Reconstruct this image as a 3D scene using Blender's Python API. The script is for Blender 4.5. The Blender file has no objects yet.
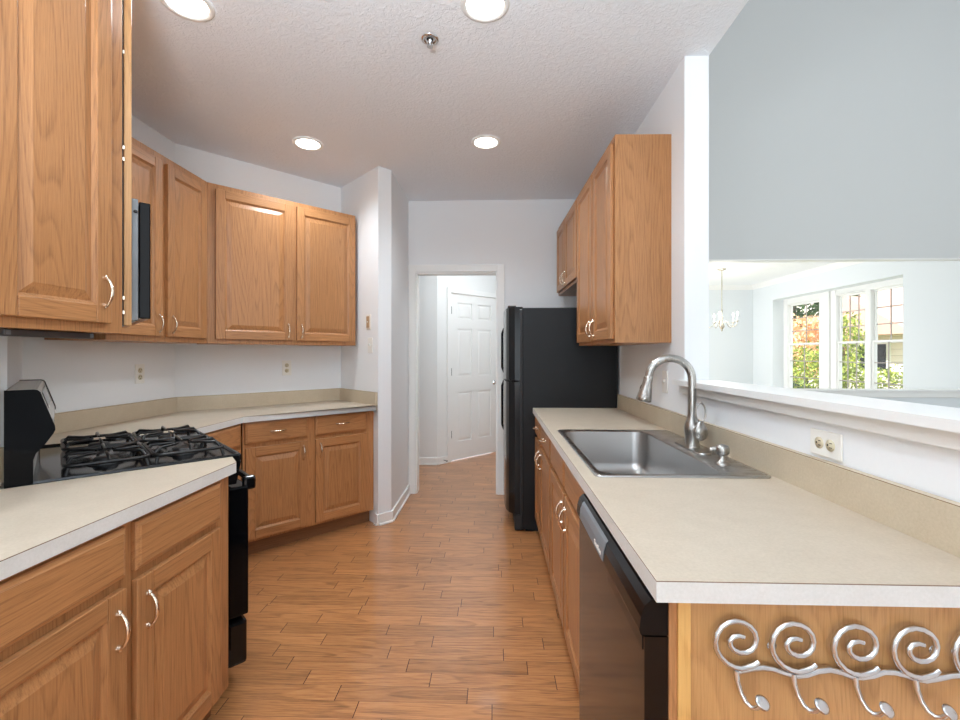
import bpy, bmesh, math, random
from mathutils import Vector, Matrix
random.seed(7)
SC = bpy.context.scene
COL = SC.collection
PI = math.pi
R2 = math.sqrt(2)

# ---------------------------------------------------------------- camera, world, lights, exposure
cam_d = bpy.data.cameras.new('camera')
cam = bpy.data.objects.new('camera', cam_d); COL.objects.link(cam); SC.camera = cam
cam_d.sensor_fit = 'HORIZONTAL'; cam_d.sensor_width = 36.0
cam_d.lens = 36.0 * 450.75 / 960
cam_d.shift_y = -(360 - 354.16) / 960
cam_d.clip_start = 0.02; cam_d.clip_end = 300
cam.location = (0, 0, 1.3054)
cam.rotation_euler = (PI / 2, 0, 0.0319)

w = bpy.data.worlds.new('sky'); SC.world = w; w.use_nodes = True
bg = w.node_tree.nodes['Background']
bg.inputs['Color'].default_value = (0.90, 0.955, 1.0, 1)
bg.inputs['Strength'].default_value = 1.75

def light(name, kind, loc, rot, energy, color=(1, 1, 1), **kw):
    d = bpy.data.lights.new(name, kind); d.energy = energy; d.color = color
    for k, v in kw.items(): setattr(d, k, v)
    o = bpy.data.objects.new(name, d); o.location = loc; o.rotation_euler = rot; COL.objects.link(o); return o

light('sun', 'SUN', (0, 0, 20), (math.radians(8), math.radians(-38), 0), 7, (1, .96, .9), angle=.01)
# added fill lamps, mostly standing in for windows that are not built
light('nook_fill_light', 'AREA', (-.5, -3.35, 1.25), (math.radians(100), 0, 0), 52, (.80, .92, 1), shape='RECTANGLE', size=3.0, size_y=2.2)  # added lamp behind the camera, in front of a solid wall
light('family_fill_light', 'AREA', (5.4, -3.4, 3.2), (math.radians(90), 0, 0), 10, (.90, .96, 1), shape='RECTANGLE', size=2.0, size_y=4.0)  # added soft lamp at the unseen rear of the family room
light('family_side_fill_light', 'AREA', (6.4, 1.4, 3.1), (0, math.radians(84), math.radians(-14)), 95, (.88, .95, 1), shape='RECTANGLE', size=3.2, size_y=3.6)  # added lamp by a windowless wall, brightens grey wall and left cabinets
light('dining_fill_light', 'AREA', (1.6, 7.55, 1.5), (0, math.radians(-90), 0), 22, (.90, .96, 1), shape='RECTANGLE', size=1.5, size_y=2.2)  # added lamp on the unseen left side, brightens the dining walls
light('ceiling_fill_light', 'AREA', (-.4, -.1, 1.80), (math.radians(172), 0, 0), 56, (.82, .93, 1), shape='DISK', size=.5)  # added upward lamp near the camera, brightens and evens the ceiling
light('hall_fill_light', 'AREA', (.05, 4.80, 2.70), (0, 0, 0), 11, (.92, .97, 1), shape='DISK', size=.9)  # added lamp without a fixture, brightens the hall

SC.view_settings.view_transform = 'Standard'
SC.view_settings.look = 'None'
SC.view_settings.exposure = 0.37
SC.view_settings.gamma = 1.0
SC.view_settings.use_curve_mapping = False
SC.cycles.max_bounces = 10
SC.cycles.diffuse_bounces = 6
SC.cycles.glossy_bounces = 5
SC.cycles.transparent_max_bounces = 12
SC.cycles.sample_clamp_indirect = 6
SC.cycles.caustics_reflective = False
SC.cycles.caustics_refractive = False

# ---------------------------------------------------------------- materials
def srgb(r, g, b):
    f = lambda c: (c / 255) / 12.92 if c <= 10 else (((c / 255) + .055) / 1.055) ** 2.4
    return (f(r), f(g), f(b), 1)

def mat(name):
    m = bpy.data.materials.new(name); m.use_nodes = True
    nt = m.node_tree; b = nt.nodes['Principled BSDF']
    return m, nt, b

def N(nt, t, **kw):
    n = nt.nodes.new(t)
    for k, v in kw.items():
        if k in n.inputs.keys(): n.inputs[k].default_value = v
        else: setattr(n, k, v)
    return n

def plain(name, col, rough=.5, metal=0, bump=0, bscale=200, var=.03, coat=0, spec=.5):
    m, nt, b = mat(name)
    b.inputs['Roughness'].default_value = rough; b.inputs['Metallic'].default_value = metal
    b.inputs['Coat Weight'].default_value = coat; b.inputs['Specular IOR Level'].default_value = spec
    tc = N(nt, 'ShaderNodeTexCoord'); nz = N(nt, 'ShaderNodeTexNoise', Scale=bscale, Detail=3.0)
    nt.links.new(tc.outputs['Object'], nz.inputs['Vector'])
    mx = N(nt, 'ShaderNodeMix', data_type='RGBA')
    mx.inputs[6].default_value = tuple(c * (1 - var) for c in col[:3]) + (1,)
    mx.inputs[7].default_value = tuple(min(1, c * (1 + var)) for c in col[:3]) + (1,)
    nt.links.new(nz.outputs['Fac'], mx.inputs[0]); nt.links.new(mx.outputs[2], b.inputs['Base Color'])
    if bump:
        bp = N(nt, 'ShaderNodeBump', Strength=bump, Distance=.002)
        nt.links.new(nz.outputs['Fac'], bp.inputs['Height']); nt.links.new(bp.outputs['Normal'], b.inputs['Normal'])
    return m

def ramp(nt, stops):
    r = N(nt, 'ShaderNodeValToRGB'); e = r.color_ramp.elements
    while len(e) < len(stops): e.new(.5)
    for i, (p, c) in enumerate(stops): e[i].position = p; e[i].color = c
    return r

def oak(name, axis, light_c=(190, 135, 87), dark_c=(132, 87, 51), rough=.38):
    """oak grain running along the local axis (0 = x, 2 = z)"""
    m, nt, b = mat(name); L = nt.links.new
    tc = N(nt, 'ShaderNodeTexCoord'); oi = N(nt, 'ShaderNodeObjectInfo')
    rv = N(nt, 'ShaderNodeVectorMath', operation='SCALE'); rv.inputs[0].default_value = (7.3, 3.1, 11.7)
    L(oi.outputs['Random'], rv.inputs['Scale'])
    ad = N(nt, 'ShaderNodeVectorMath', operation='ADD'); L(tc.outputs['Object'], ad.inputs[0]); L(rv.outputs[0], ad.inputs[1])
    s1 = [1, 1, 1]; s1[axis] = .028
    s2 = [1, 1, 1]; s2[axis] = .075
    v1 = N(nt, 'ShaderNodeVectorMath', operation='MULTIPLY'); L(ad.outputs[0], v1.inputs[0]); v1.inputs[1].default_value = s1
    v2 = N(nt, 'ShaderNodeVectorMath', operation='MULTIPLY'); L(ad.outputs[0], v2.inputs[0]); v2.inputs[1].default_value = s2
    fine = N(nt, 'ShaderNodeTexNoise', Scale=300.0, Detail=5.0, Roughness=.75); L(v1.outputs[0], fine.inputs['Vector'])
    fld = N(nt, 'ShaderNodeTexNoise', Scale=6.0, Detail=1.0, Roughness=.4); L(v2.outputs[0], fld.inputs['Vector'])
    mu = N(nt, 'ShaderNodeMath', operation='MULTIPLY'); L(fld.outputs['Fac'], mu.inputs[0]); mu.inputs[1].default_value = 34
    fr = N(nt, 'ShaderNodeMath', operation='FRACT'); L(mu.outputs[0], fr.inputs[0])
    rp = ramp(nt, [(0, (0, 0, 0, 1)), (.35, (.8, .8, .8, 1)), (.85, (1, 1, 1, 1)), (1, (0, 0, 0, 1))])
    L(fr.outputs[0], rp.inputs['Fac'])
    a = N(nt, 'ShaderNodeMath', operation='MULTIPLY'); L(rp.outputs['Color'], a.inputs[0]); a.inputs[1].default_value = .17
    c = N(nt, 'ShaderNodeMath', operation='MULTIPLY_ADD'); L(fine.outputs['Fac'], c.inputs[0]); c.inputs[1].default_value = 1.05; L(a.outputs[0], c.inputs[2])
    cr = ramp(nt, [(.34, srgb(*dark_c)), (.60, srgb(*[(p + 2.2 * q) / 3.2 for p, q in zip(dark_c, light_c)])), (.85, srgb(*light_c))])
    L(c.outputs[0], cr.inputs['Fac'])
    tone = N(nt, 'ShaderNodeHueSaturation'); L(cr.outputs['Color'], tone.inputs['Color'])
    mr = N(nt, 'ShaderNodeMapRange'); L(oi.outputs['Random'], mr.inputs['Value']); mr.inputs['To Min'].default_value = .93; mr.inputs['To Max'].default_value = 1.05
    L(mr.outputs['Result'], tone.inputs['Value']); L(tone.outputs['Color'], b.inputs['Base Color'])
    b.inputs['Roughness'].default_value = rough
    b.inputs['Coat Weight'].default_value = .06; b.inputs['Coat Roughness'].default_value = .25
    bp = N(nt, 'ShaderNodeBump', Strength=.10, Distance=.001); L(fine.outputs['Fac'], bp.inputs['Height']); L(bp.outputs['Normal'], b.inputs['Normal'])
    return m

OAKV = oak('oak_vertical_grain', 2)
OAKH = oak('oak_horizontal_grain', 0)
OAKPALE = oak('pale_oak_veneer', 2, (208, 158, 102), (168, 118, 70))
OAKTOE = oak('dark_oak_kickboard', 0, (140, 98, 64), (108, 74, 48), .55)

def floor_mat():
    m, nt, b = mat('oak_plank_floor'); L = nt.links.new
    tc = N(nt, 'ShaderNodeTexCoord'); sp = N(nt, 'ShaderNodeSeparateXYZ'); L(tc.outputs['Object'], sp.inputs[0])
    def M(op, a, bb=None, c=None):
        n = N(nt, 'ShaderNodeMath', operation=op)
        for i, v in enumerate((a, bb, c)):
            if v is None: continue
            if isinstance(v, (int, float)): n.inputs[i].default_value = v
            else: L(v, n.inputs[i])
        return n.outputs[0]
    W, LN = .080, .50
    ry = M('DIVIDE', sp.outputs['Y'], W); row = M('FLOOR', ry); fy = M('FRACT', ry)
    wn = N(nt, 'ShaderNodeTexWhiteNoise', noise_dimensions='1D'); L(row, wn.inputs['W'])
    rx = M('ADD', M('DIVIDE', sp.outputs['X'], LN), M('MULTIPLY', wn.outputs['Value'], 7.0)); colx = M('FLOOR', rx); fx = M('FRACT', rx)
    cv = N(nt, 'ShaderNodeCombineXYZ'); L(row, cv.inputs[0]); L(colx, cv.inputs[1])
    pn = N(nt, 'ShaderNodeTexWhiteNoise', noise_dimensions='2D'); L(cv.outputs[0], pn.inputs['Vector'])
    gy = M('LESS_THAN', M('MINIMUM', fy, M('SUBTRACT', 1.0, fy)), .014)
    gx = M('LESS_THAN', M('MINIMUM', fx, M('SUBTRACT', 1.0, fx)), .0032)
    gapx = gx; gap = M('MAXIMUM', M('MULTIPLY', gy, .45), gapx)
    # grain
    off = N(nt, 'ShaderNodeVectorMath', operation='SCALE'); L(pn.outputs['Color'], off.inputs[0]); off.inputs['Scale'].default_value = 30
    ad = N(nt, 'ShaderNodeVectorMath', operation='ADD'); L(tc.outputs['Object'], ad.inputs[0]); L(off.outputs[0], ad.inputs[1])
    v1 = N(nt, 'ShaderNodeVectorMath', operation='MULTIPLY'); L(ad.outputs[0], v1.inputs[0]); v1.inputs[1].default_value = (.06, 1, 1)
    v2 = N(nt, 'ShaderNodeVectorMath', operation='MULTIPLY'); L(ad.outputs[0], v2.inputs[0]); v2.inputs[1].default_value = (.085, 1, 1)
    fine = N(nt, 'ShaderNodeTexNoise', Scale=170.0, Detail=4.0, Roughness=.6); L(v1.outputs[0], fine.inputs['Vector'])
    fld = N(nt, 'ShaderNodeTexNoise', Scale=7.0, Detail=1.5, Roughness=.5); L(v2.outputs[0], fld.inputs['Vector'])
    fr = M('FRACT', M('MULTIPLY', fld.outputs['Fac'], 13))
    rp = ramp(nt, [(0, (0, 0, 0, 1)), (.5, (.8, .8, .8, 1)), (.92, (1, 1, 1, 1)), (1, (0, 0, 0, 1))]); L(fr, rp.inputs['Fac'])
    t = M('MULTIPLY_ADD', fine.outputs['Fac'], .8, M('MULTIPLY', rp.outputs['Color'], .16))
    cr = ramp(nt, [(.28, srgb(140, 94, 58)), (.50, srgb(186, 126, 78)), (.8, srgb(208, 150, 98))]); L(t, cr.inputs['Fac'])
    hs = N(nt, 'ShaderNodeHueSaturation'); L(cr.outputs['Color'], hs.inputs['Color'])
    mr = N(nt, 'ShaderNodeMapRange'); L(pn.outputs['Value'], mr.inputs['Value']); mr.inputs['To Min'].default_value = .84; mr.inputs['To Max'].default_value = 1.10
    L(mr.outputs['Result'], hs.inputs['Value'])
    mx = N(nt, 'ShaderNodeMix', data_type='RGBA'); L(gap, mx.inputs[0]); L(hs.outputs['Color'], mx.inputs[6]); mx.inputs[7].default_value = srgb(70, 38, 22)
    L(mx.outputs[2], b.inputs['Base Color'])
    b.inputs['Roughness'].default_value = .30
    b.inputs['Coat Weight'].default_value = .55; b.inputs['Coat Roughness'].default_value = .10
    wav = N(nt, 'ShaderNodeTexNoise', Scale=5.0); L(tc.outputs['Object'], wav.inputs['Vector'])
    h = M('SUBTRACT', M('ADD', M('MULTIPLY', fine.outputs['Fac'], .10), M('MULTIPLY', wav.outputs['Fac'], .5)), gap)
    bp = N(nt, 'ShaderNodeBump', Strength=.25, Distance=.0015); L(h, bp.inputs['Height']); L(bp.outputs['Normal'], b.inputs['Normal'])
    return m

def wall_mat(name, col, bump=.08, scale=90, rough=.85):
    return plain(name, col, rough, 0, bump, scale, .012, 0, .25)

def ceiling_mat():
    m, nt, b = mat('textured_ceiling_paint'); L = nt.links.new
    tc = N(nt, 'ShaderNodeTexCoord')
    n1 = N(nt, 'ShaderNodeTexNoise', Scale=38.0, Detail=5.0, Roughness=.6, Distortion=1.2); L(tc.outputs['Object'], n1.inputs['Vector'])
    r = ramp(nt, [(.42, (0, 0, 0, 1)), (.6, (1, 1, 1, 1))]); L(n1.outputs['Fac'], r.inputs['Fac'])
    bp = N(nt, 'ShaderNodeBump', Strength=.45, Distance=.004); L(r.outputs['Color'], bp.inputs['Height']); L(bp.outputs['Normal'], b.inputs['Normal'])
    b.inputs['Base Color'].default_value = srgb(240, 244, 250); b.inputs['Roughness'].default_value = .9
    b.inputs['Specular IOR Level'].default_value = .2
    return m

def laminate(name, c1, c2, rough=.42):
    m, nt, b = mat(name); L = nt.links.new
    tc = N(nt, 'ShaderNodeTexCoord')
    n1 = N(nt, 'ShaderNodeTexNoise', Scale=160.0, Detail=5.0, Roughness=.7); L(tc.outputs['Object'], n1.inputs['Vector'])
    n2 = N(nt, 'ShaderNodeTexNoise', Scale=14.0, Detail=3.0); L(tc.outputs['Object'], n2.inputs['Vector'])
    a = N(nt, 'ShaderNodeMath', operation='MULTIPLY_ADD'); L(n1.outputs['Fac'], a.inputs[0]); a.inputs[1].default_value = .75
    s = N(nt, 'ShaderNodeMath', operation='MULTIPLY'); L(n2.outputs['Fac'], s.inputs[0]); s.inputs[1].default_value = .35; L(s.outputs[0], a.inputs[2])
    r = ramp(nt, [(.35, srgb(*c1)), (.72, srgb(*c2))]); L(a.outputs[0], r.inputs['Fac']); L(r.outputs['Color'], b.inputs['Base Color'])
    b.inputs['Roughness'].default_value = rough
    return m

def brushed(name, col, rough, axis=0, metal=1):
    m, nt, b = mat(name); L = nt.links.new
    tc = N(nt, 'ShaderNodeTexCoord'); v = N(nt, 'ShaderNodeVectorMath', operation='MULTIPLY'); s = [1, 1, 1]; s[axis] = .02
    L(tc.outputs['Object'], v.inputs[0]); v.inputs[1].default_value = s
    n = N(nt, 'ShaderNodeTexNoise', Scale=500.0, Detail=3.0); L(v.outputs[0], n.inputs['Vector'])
    mr = N(nt, 'ShaderNodeMapRange'); L(n.outputs['Fac'], mr.inputs['Value']); mr.inputs['To Min'].default_value = rough * .8; mr.inputs['To Max'].default_value = rough * 1.25
    L(mr.outputs['Result'], b.inputs['Roughness']); b.inputs['Base Color'].default_value = col; b.inputs['Metallic'].default_value = metal
    bp = N(nt, 'ShaderNodeBump', Strength=.04, Distance=.0005); L(n.outputs['Fac'], bp.inputs['Height']); L(bp.outputs['Normal'], b.inputs['Normal'])
    return m

def emit(name, col, strength):
    m, nt, b = mat(name)
    b.inputs['Base Color'].default_value = col; b.inputs['Emission Color'].default_value = col; b.inputs['Emission Strength'].default_value = strength
    return m

def glass_mat():
    m, nt, b = mat('window_glass'); L = nt.links.new
    out = nt.nodes['Material Output']
    tr = N(nt, 'ShaderNodeBsdfTransparent'); gl = N(nt, 'ShaderNodeBsdfGlossy', Roughness=.02); ms = N(nt, 'ShaderNodeMixShader'); ms.inputs[0].default_value = .05; L(tr.outputs[0], ms.inputs[1]); L(gl.outputs[0], ms.inputs[2]); L(ms.outputs[0], out.inputs['Surface'])
    return m

def leaf_mat(name, cols):
    m, nt, b = mat(name); L = nt.links.new
    tc = N(nt, 'ShaderNodeTexCoord')
    n = N(nt, 'ShaderNodeTexNoise', Scale=9.0, Detail=6.0, Roughness=.8); L(tc.outputs['Object'], n.inputs['Vector'])
    k = len(cols); r = ramp(nt, [(.3 + .42 * i / (k - 1), srgb(*c)) for i, c in enumerate(cols)])
    L(n.outputs['Fac'], r.inputs['Fac']); L(r.outputs['Color'], b.inputs['Base Color']); b.inputs['Roughness'].default_value = .6
    return m

def siding_mat():
    m, nt, b = mat('pale_lap_siding'); L = nt.links.new
    tc = N(nt, 'ShaderNodeTexCoord'); wv = N(nt, 'ShaderNodeTexWave', wave_type='BANDS', bands_direction='Z', wave_profile='SAW', Scale=1.6)
    L(tc.outputs['Object'], wv.inputs['Vector'])
    r = ramp(nt, [(0, srgb(236, 226, 220)), (.9, srgb(228, 216, 210)), (1, srgb(170, 156, 150))]); L(wv.outputs['Fac'], r.inputs['Fac']); L(r.outputs['Color'], b.inputs['Base Color'])
    b.inputs['Roughness'].default_value = .8
    return m

FLOOR = floor_mat(); CEIL = ceiling_mat()
WALLK = wall_mat('kitchen_wall_paint', srgb(238, 240, 242))
WALLF = wall_mat('family_room_grey_paint', srgb(214, 215, 214))
WALLD = wall_mat('dining_room_pale_paint', srgb(226, 231, 234))
WALLH = wall_mat('hall_wall_paint', srgb(234, 235, 234))
TRIM = plain('white_trim_paint', srgb(240, 240, 238), .35, 0, 0, 50, .01)
LAM = laminate('beige_laminate', (186, 171, 151), (201, 187, 168))
LAMB = laminate('beige_backsplash_laminate', (190, 174, 148), (205, 190, 166))
EDGE = laminate('pale_grey_counter_edge', (214, 212, 206), (226, 224, 220), .5)
SEAM = plain('brown_laminate_seam', srgb(120, 92, 64), .6)
BLACK = plain('black_enamel', srgb(14, 14, 16), .16, 0, 0, 100, .02, 0, .3)
BLACKG = plain('black_glass', srgb(9, 10, 13), .10, 0, 0, 100, .02, 0, .16)
BLACKT = plain('textured_black_steel', srgb(13, 14, 17), .30, 0, .5, 420, .1, 0, .3)
BLACKM = plain('matte_black_plastic', srgb(24, 24, 26), .45, 0, .1, 300)
IRON = plain('black_cast_iron', srgb(14, 14, 15), .32, 0, .3, 400, .1)
GREYP = plain('grey_plastic', srgb(118, 122, 126), .4)
DGREY = plain('dark_grey_metal', srgb(84, 80, 80), .4, .6)
STEEL = brushed('brushed_stainless_steel', (.50, .49, .48, 1), .27, 0)
STEELV = brushed('basin_stainless_steel', (.46, .45, .44, 1), .32, 1)
NICKEL = brushed('brushed_nickel', (.44, .425, .40, 1), .28, 2)
SILVER = brushed('polished_silver_metal', (.70, .71, .72, 1), .22, 0)
PULL = plain('warm_polished_nickel', (.86, .74, .60, 1), .16, 1, 0, 100, .02)
BRASS = plain('aged_brass', (.58, .53, .44, 1), .25, 1)
WHITEP = plain('white_plastic', srgb(240, 238, 232), .35)
TAN = plain('tan_plastic', srgb(186, 152, 118), .5)
DARKH = plain('dark_slot', srgb(40, 36, 32), .6)
LENS = emit('lit_recessed_lens', (1, .96, .88, 1), 9)
FLAME = emit('lit_candle_bulb', (1, .93, .8, 1), 14)
GLASS = glass_mat()
SIDING = siding_mat()
ROOF = plain('pinkish_brown_shingles', srgb(196, 160, 146), .9, 0, .6, 30, .15)
GRASS = plain('lawn_grass', srgb(120, 140, 60), .9, 0, .6, 40, .25)
BARK = plain('grey_brown_bark', srgb(92, 74, 58), .9, 0, .6, 30, .2)
LEAFG = leaf_mat('yellow_green_leaves', [(44, 62, 22), (104, 128, 40), (176, 184, 70), (226, 220, 120)])
LEAFD = leaf_mat('dark_green_leaves', [(26, 48, 22), (54, 84, 38), (110, 138, 64)])
LEAFO = leaf_mat('orange_pink_leaves', [(190, 120, 80), (228, 172, 130), (240, 206, 160), (190, 190, 90)])

# ---------------------------------------------------------------- mesh building
class MB:
    def __init__(s): s.v = []; s.f = []; s.m = []; s.sm = []
    def add(s, vs, fs, mi=0, smooth=False, M=None):
        o = len(s.v)
        s.v += [tuple(M @ Vector(p)) if M else tuple(p) for p in vs]
        for f in fs: s.f.append([o + i for i in f]); s.m.append(mi); s.sm.append(smooth)
        return s
    def box(s, x0, x1, y0, y1, z0, z1, bev=0, mi=0, M=None):
        x0, x1 = min(x0, x1), max(x0, x1); y0, y1 = min(y0, y1), max(y0, y1); z0, z1 = min(z0, z1), max(z0, z1)
        bm = bmesh.new(); bmesh.ops.create_cube(bm, size=1)
        for v in bm.verts: v.co = Vector(((x0 + x1) / 2 + v.co.x * (x1 - x0), (y0 + y1) / 2 + v.co.y * (y1 - y0), (z0 + z1) / 2 + v.co.z * (z1 - z0)))
        if bev:
            bev = min(bev, .45 * min(x1 - x0, y1 - y0, z1 - z0))
            bmesh.ops.bevel(bm, geom=list(bm.edges), offset=bev, segments=2, profile=.5, affect='EDGES')
        bm.verts.index_update()
        s.add([v.co.copy() for v in bm.verts], [[v.index for v in f.verts] for f in bm.faces], mi, False, M); bm.free(); return s
    def prism(s, pts, z0, z1, mi=0, side=None, M=None, top=True):
        n = len(pts); vs = [(p[0], p[1], z0) for p in pts] + [(p[0], p[1], z1) for p in pts]
        area = sum(pts[i][0] * pts[(i + 1) % n][1] - pts[(i + 1) % n][0] * pts[i][1] for i in range(n))
        ft, fb = list(range(n, 2 * n)), list(range(n))[::-1]
        sd = [[i, (i + 1) % n, n + (i + 1) % n, n + i] for i in range(n)]
        if area < 0: ft, fb, sd = ft[::-1], fb[::-1], [q[::-1] for q in sd]
        if top: s.add(vs, [ft, fb], mi, False, M)
        s.add(vs, sd, mi if side is None else side, False, M); return s
    def tube(s, path, r, seg=10, mi=0, M=None, closed=False, flat=1.0):
        P = [Vector(p) for p in path]; n = len(P); rr = r if isinstance(r, (list, tuple)) else [r] * n
        vs = []; up = None
        for i in range(n):
            if closed: t = P[(i + 1) % n] - P[i - 1]
            else: t = P[min(i + 1, n - 1)] - P[max(i - 1, 0)]
            t.normalize()
            if up is None:
                up = Vector((0, 0, 1)) if abs(t.z) < .9 else Vector((1, 0, 0))
            a = (up - t * up.dot(t)).normalized(); bb = t.cross(a); up = a
            for k in range(seg):
                an = 2 * PI * k / seg; vs.append(P[i] + (a * math.cos(an) * flat + bb * math.sin(an)) * rr[i])
        fs = []
        for i in range(n if closed else n - 1):
            j = (i + 1) % n
            for k in range(seg): fs.append([i * seg + k, i * seg + (k + 1) % seg, j * seg + (k + 1) % seg, j * seg + k])
        s.add(vs, fs, mi, True, M)
        if not closed:
            s.add(vs, [list(range(seg))[::-1], [(n - 1) * seg + k for k in range(seg)]], mi, False, M)
        return s
    def lathe(s, prof, seg=24, c=(0, 0, 0), mi=0, M=None, smooth=True, caps=True):
        vs = []; n = len(prof)
        for r, z in prof:
            for k in range(seg): a = 2 * PI * k / seg; vs.append((c[0] + r * math.cos(a), c[1] + r * math.sin(a), c[2] + z))
        fs = [[i * seg + k, i * seg + (k + 1) % seg, (i + 1) * seg + (k + 1) % seg, (i + 1) * seg + k] for i in range(n - 1) for k in range(seg)]
        s.add(vs, fs, mi, smooth, M)
        if caps:
            cf = []
            if prof[0][0] > 1e-4: cf.append(list(range(seg))[::-1])
            if prof[-1][0] > 1e-4: cf.append([(n - 1) * seg + k for k in range(seg)])
            s.add(vs, cf, mi, False, M)
        return s
    def build(s, name, mats, parent=None):
        me = bpy.data.meshes.new(name); me.from_pydata(s.v, [], s.f)
        for q in (mats if isinstance(mats, (list, tuple)) else [mats]): me.materials.append(q)
        me.polygons.foreach_set('material_index', s.m); me.polygons.foreach_set('use_smooth', s.sm); me.update()
        o = bpy.data.objects.new(name, me); COL.objects.link(o)
        if parent: o.parent = parent
        return o

def thing(name, label, cat, loc=(0, 0, 0), rz=0, group=None):
    o = bpy.data.objects.new(name, None); COL.objects.link(o); o.location = loc; o.rotation_euler = (0, 0, rz)
    o.empty_display_size = .1; o['label'] = label; o['category'] = cat
    if group: o['group'] = group
    return o
def tag(o, label, cat, group=None):
    o['label'] = label; o['category'] = cat
    if group: o['group'] = group
    return o
def struct(o, label=None, cat=None):
    o['kind'] = 'structure'
    if label: o['label'] = label
    if cat: o['category'] = cat
    return o
def PU(k, u, z=0): return (k / 2 - u / R2, k / 2 + u / R2, z)      # frame of the 45 degree range wall
def rrect(x0, x1, y0, y1, r, n=6):
    pts = []
    for cx, cy, a0 in ((x1 - r, y1 - r, 0), (x0 + r, y1 - r, 90), (x0 + r, y0 + r, 180), (x1 - r, y0 + r, 270)):
        for i in range(n + 1):
            a = math.radians(a0 + 90 * i / n); pts.append((cx + r * math.cos(a), cy + r * math.sin(a)))
    return pts
def loops(mb, ls, mi=0, smooth=True, cap=False):
    n = len(ls[0]); vs = [p for l in ls for p in l]
    mb.add(vs, [[i * n + k, i * n + (k + 1) % n, (i + 1) * n + (k + 1) % n, (i + 1) * n + k] for i in range(len(ls) - 1) for k in range(n)], mi, smooth)
    if cap: mb.add(vs, [[(len(ls) - 1) * n + k for k in range(n)]], mi, False)
    return mb

# ---------------------------------------------------------------- the setting
H = 2.74
HF_ = 5.75
XN, XL, XW = -1.56, -2.172, .915       # near-left wall, far-left wall, right wall
KW = -.165                              # x + y of the wall behind the range
A = (XL, 2.999); B = (-1.3226, 3.848); C = (-.885, 3.411); D = (-.804, 3.4925)
YB = 4.2
Z0 = -1.95
corner1 = (XN, KW - XN); corner2 = (XL, KW - XL)
struct(MB().box(-2.6, 1.03, -3.5, 7.2, -.08, 0).build('floor', FLOOR), 'glossy oak plank floor of the kitchen and hall', 'floor')
struct(MB().box(1.03, 6.6, -3.5, 10.0, -.08, 0).build('floor_family_room', plain('beige_carpet', srgb(206, 198, 186), .95, 0, .5, 300)), 'floor of the family room and dining room', 'floor')
struct(MB().box(-2.6, 1.03, -3.5, 4.315, H, H + .12).build('ceiling', CEIL), 'textured pale ceiling over the kitchen', 'ceiling')
struct(MB().box(-2.6, 1.03, 4.315, 7.2, H, H + .12).build('ceiling_hall', CEIL), 'ceiling of the hall beyond the doorway', 'ceiling')
t = .12
struct(MB().prism([(XN, -3.5), corner1, (corner1[0] - .05, corner1[1] - .12), (XN - t, -3.5)], 0, H).build('wall_near_left', WALLK), 'pale wall behind the nearest cabinets on the left', 'wall')
struct(MB().prism([corner1, corner2, (corner2[0] - t, corner2[1] - .05), (corner1[0] - .05, corner1[1] - .12)], 0, H).build('wall_range', WALLK), 'slanted wall behind the range', 'wall')
struct(MB().prism([corner2, A, (A[0] - t, A[1] + .05), (corner2[0] - t, corner2[1] - .05)], 0, H).build('wall_left', WALLK), 'left wall beyond the range', 'wall')
struct(MB().prism([A, B, (B[0], B[1] + .17), (A[0] - t, A[1] + .05)], 0, H).build('wall_back_left', WALLK), 'slanted wall behind the far corner cabinets', 'wall')
struct(MB().prism([B, C, D, (D[0], YB), (D[0], YB + .115), (B[0], YB + .115)], 0, H).build('wall_pantry', WALLK), 'projecting wall corner at the end of the counter', 'wall')
OX0, OX1, OZ = -.735, .026, 2.07
struct(MB().box(D[0], OX0, YB, YB + .115, 0, H).box(OX1, 1.03, YB, YB + .115, 0, H).box(OX0, OX1, YB, YB + .115, OZ, H).build('wall_back', WALLK), 'back wall with the cased opening to the hall', 'wall')
YE = 2.20
struct(MB().box(XW, XW + .115, YE, YB, 0, H).build('wall_right', WALLK), 'right wall carrying the wall cabinets', 'wall')
struct(MB().box(XW, XW + .115, -.2, YE, 0, 1.157).build('wall_bar', WALLK), 'low wall between counter and family room', 'wall')
struct(MB().box(-2.6, 1.03, -3.62, -3.5, 0, H).box(1.03, 4.4, -3.62, -3.5, 0, HF_).build('wall_rear', WALLK), 'wall behind the camera', 'wall')  # unseen; family room stretch added to cut sky light and reflections
# casing of the hall opening
cs = MB()
for x0, x1 in ((OX0 - .068, OX0), (OX1, OX1 + .068)): cs.box(x0, x1, YB - .018, YB, 0, OZ + .068, .004)
cs.box(OX0, OX1, YB - .018, YB, OZ, OZ + .068, .004)
cs.box(OX0, OX0 + .012, YB, YB + .115, 0, OZ).box(OX1 - .012, OX1, YB, YB + .115, 0, OZ).box(OX0 + .012, OX1 - .012, YB, YB + .115, OZ - .012, OZ)
struct(cs.build('trim_1', TRIM), 'white casing around the hall opening', 'trim')
# baseboard round the projecting corner
def baseboard(name, path, side=1, h=.085, th=.014):
    mb = MB()
    for (x0, y0), (x1, y1) in zip(path[:-1], path[1:]):
        d = Vector((x1 - x0, y1 - y0, 0)); L = d.length; M = Matrix.Translation((x0, y0, 0)) @ Matrix.Rotation(math.atan2(d.y, d.x), 4, 'Z')
        mb.box(-.003, L + .003, 0, -th * side, 0, h, .002, 0, M); mb.box(-.003, L + .003, 0, -(th + .010) * side, 0, .016, .004, 0, M)
    return struct(mb.build(name, TRIM), 'white baseboard', 'baseboard')
baseboard('baseboard_pantry', [(-.905, 3.433), (C[0], C[1]), D, (D[0], YB - .018)])
baseboard('baseboard_back', [(OX1 + .068, YB), (.18, YB)])

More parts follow.
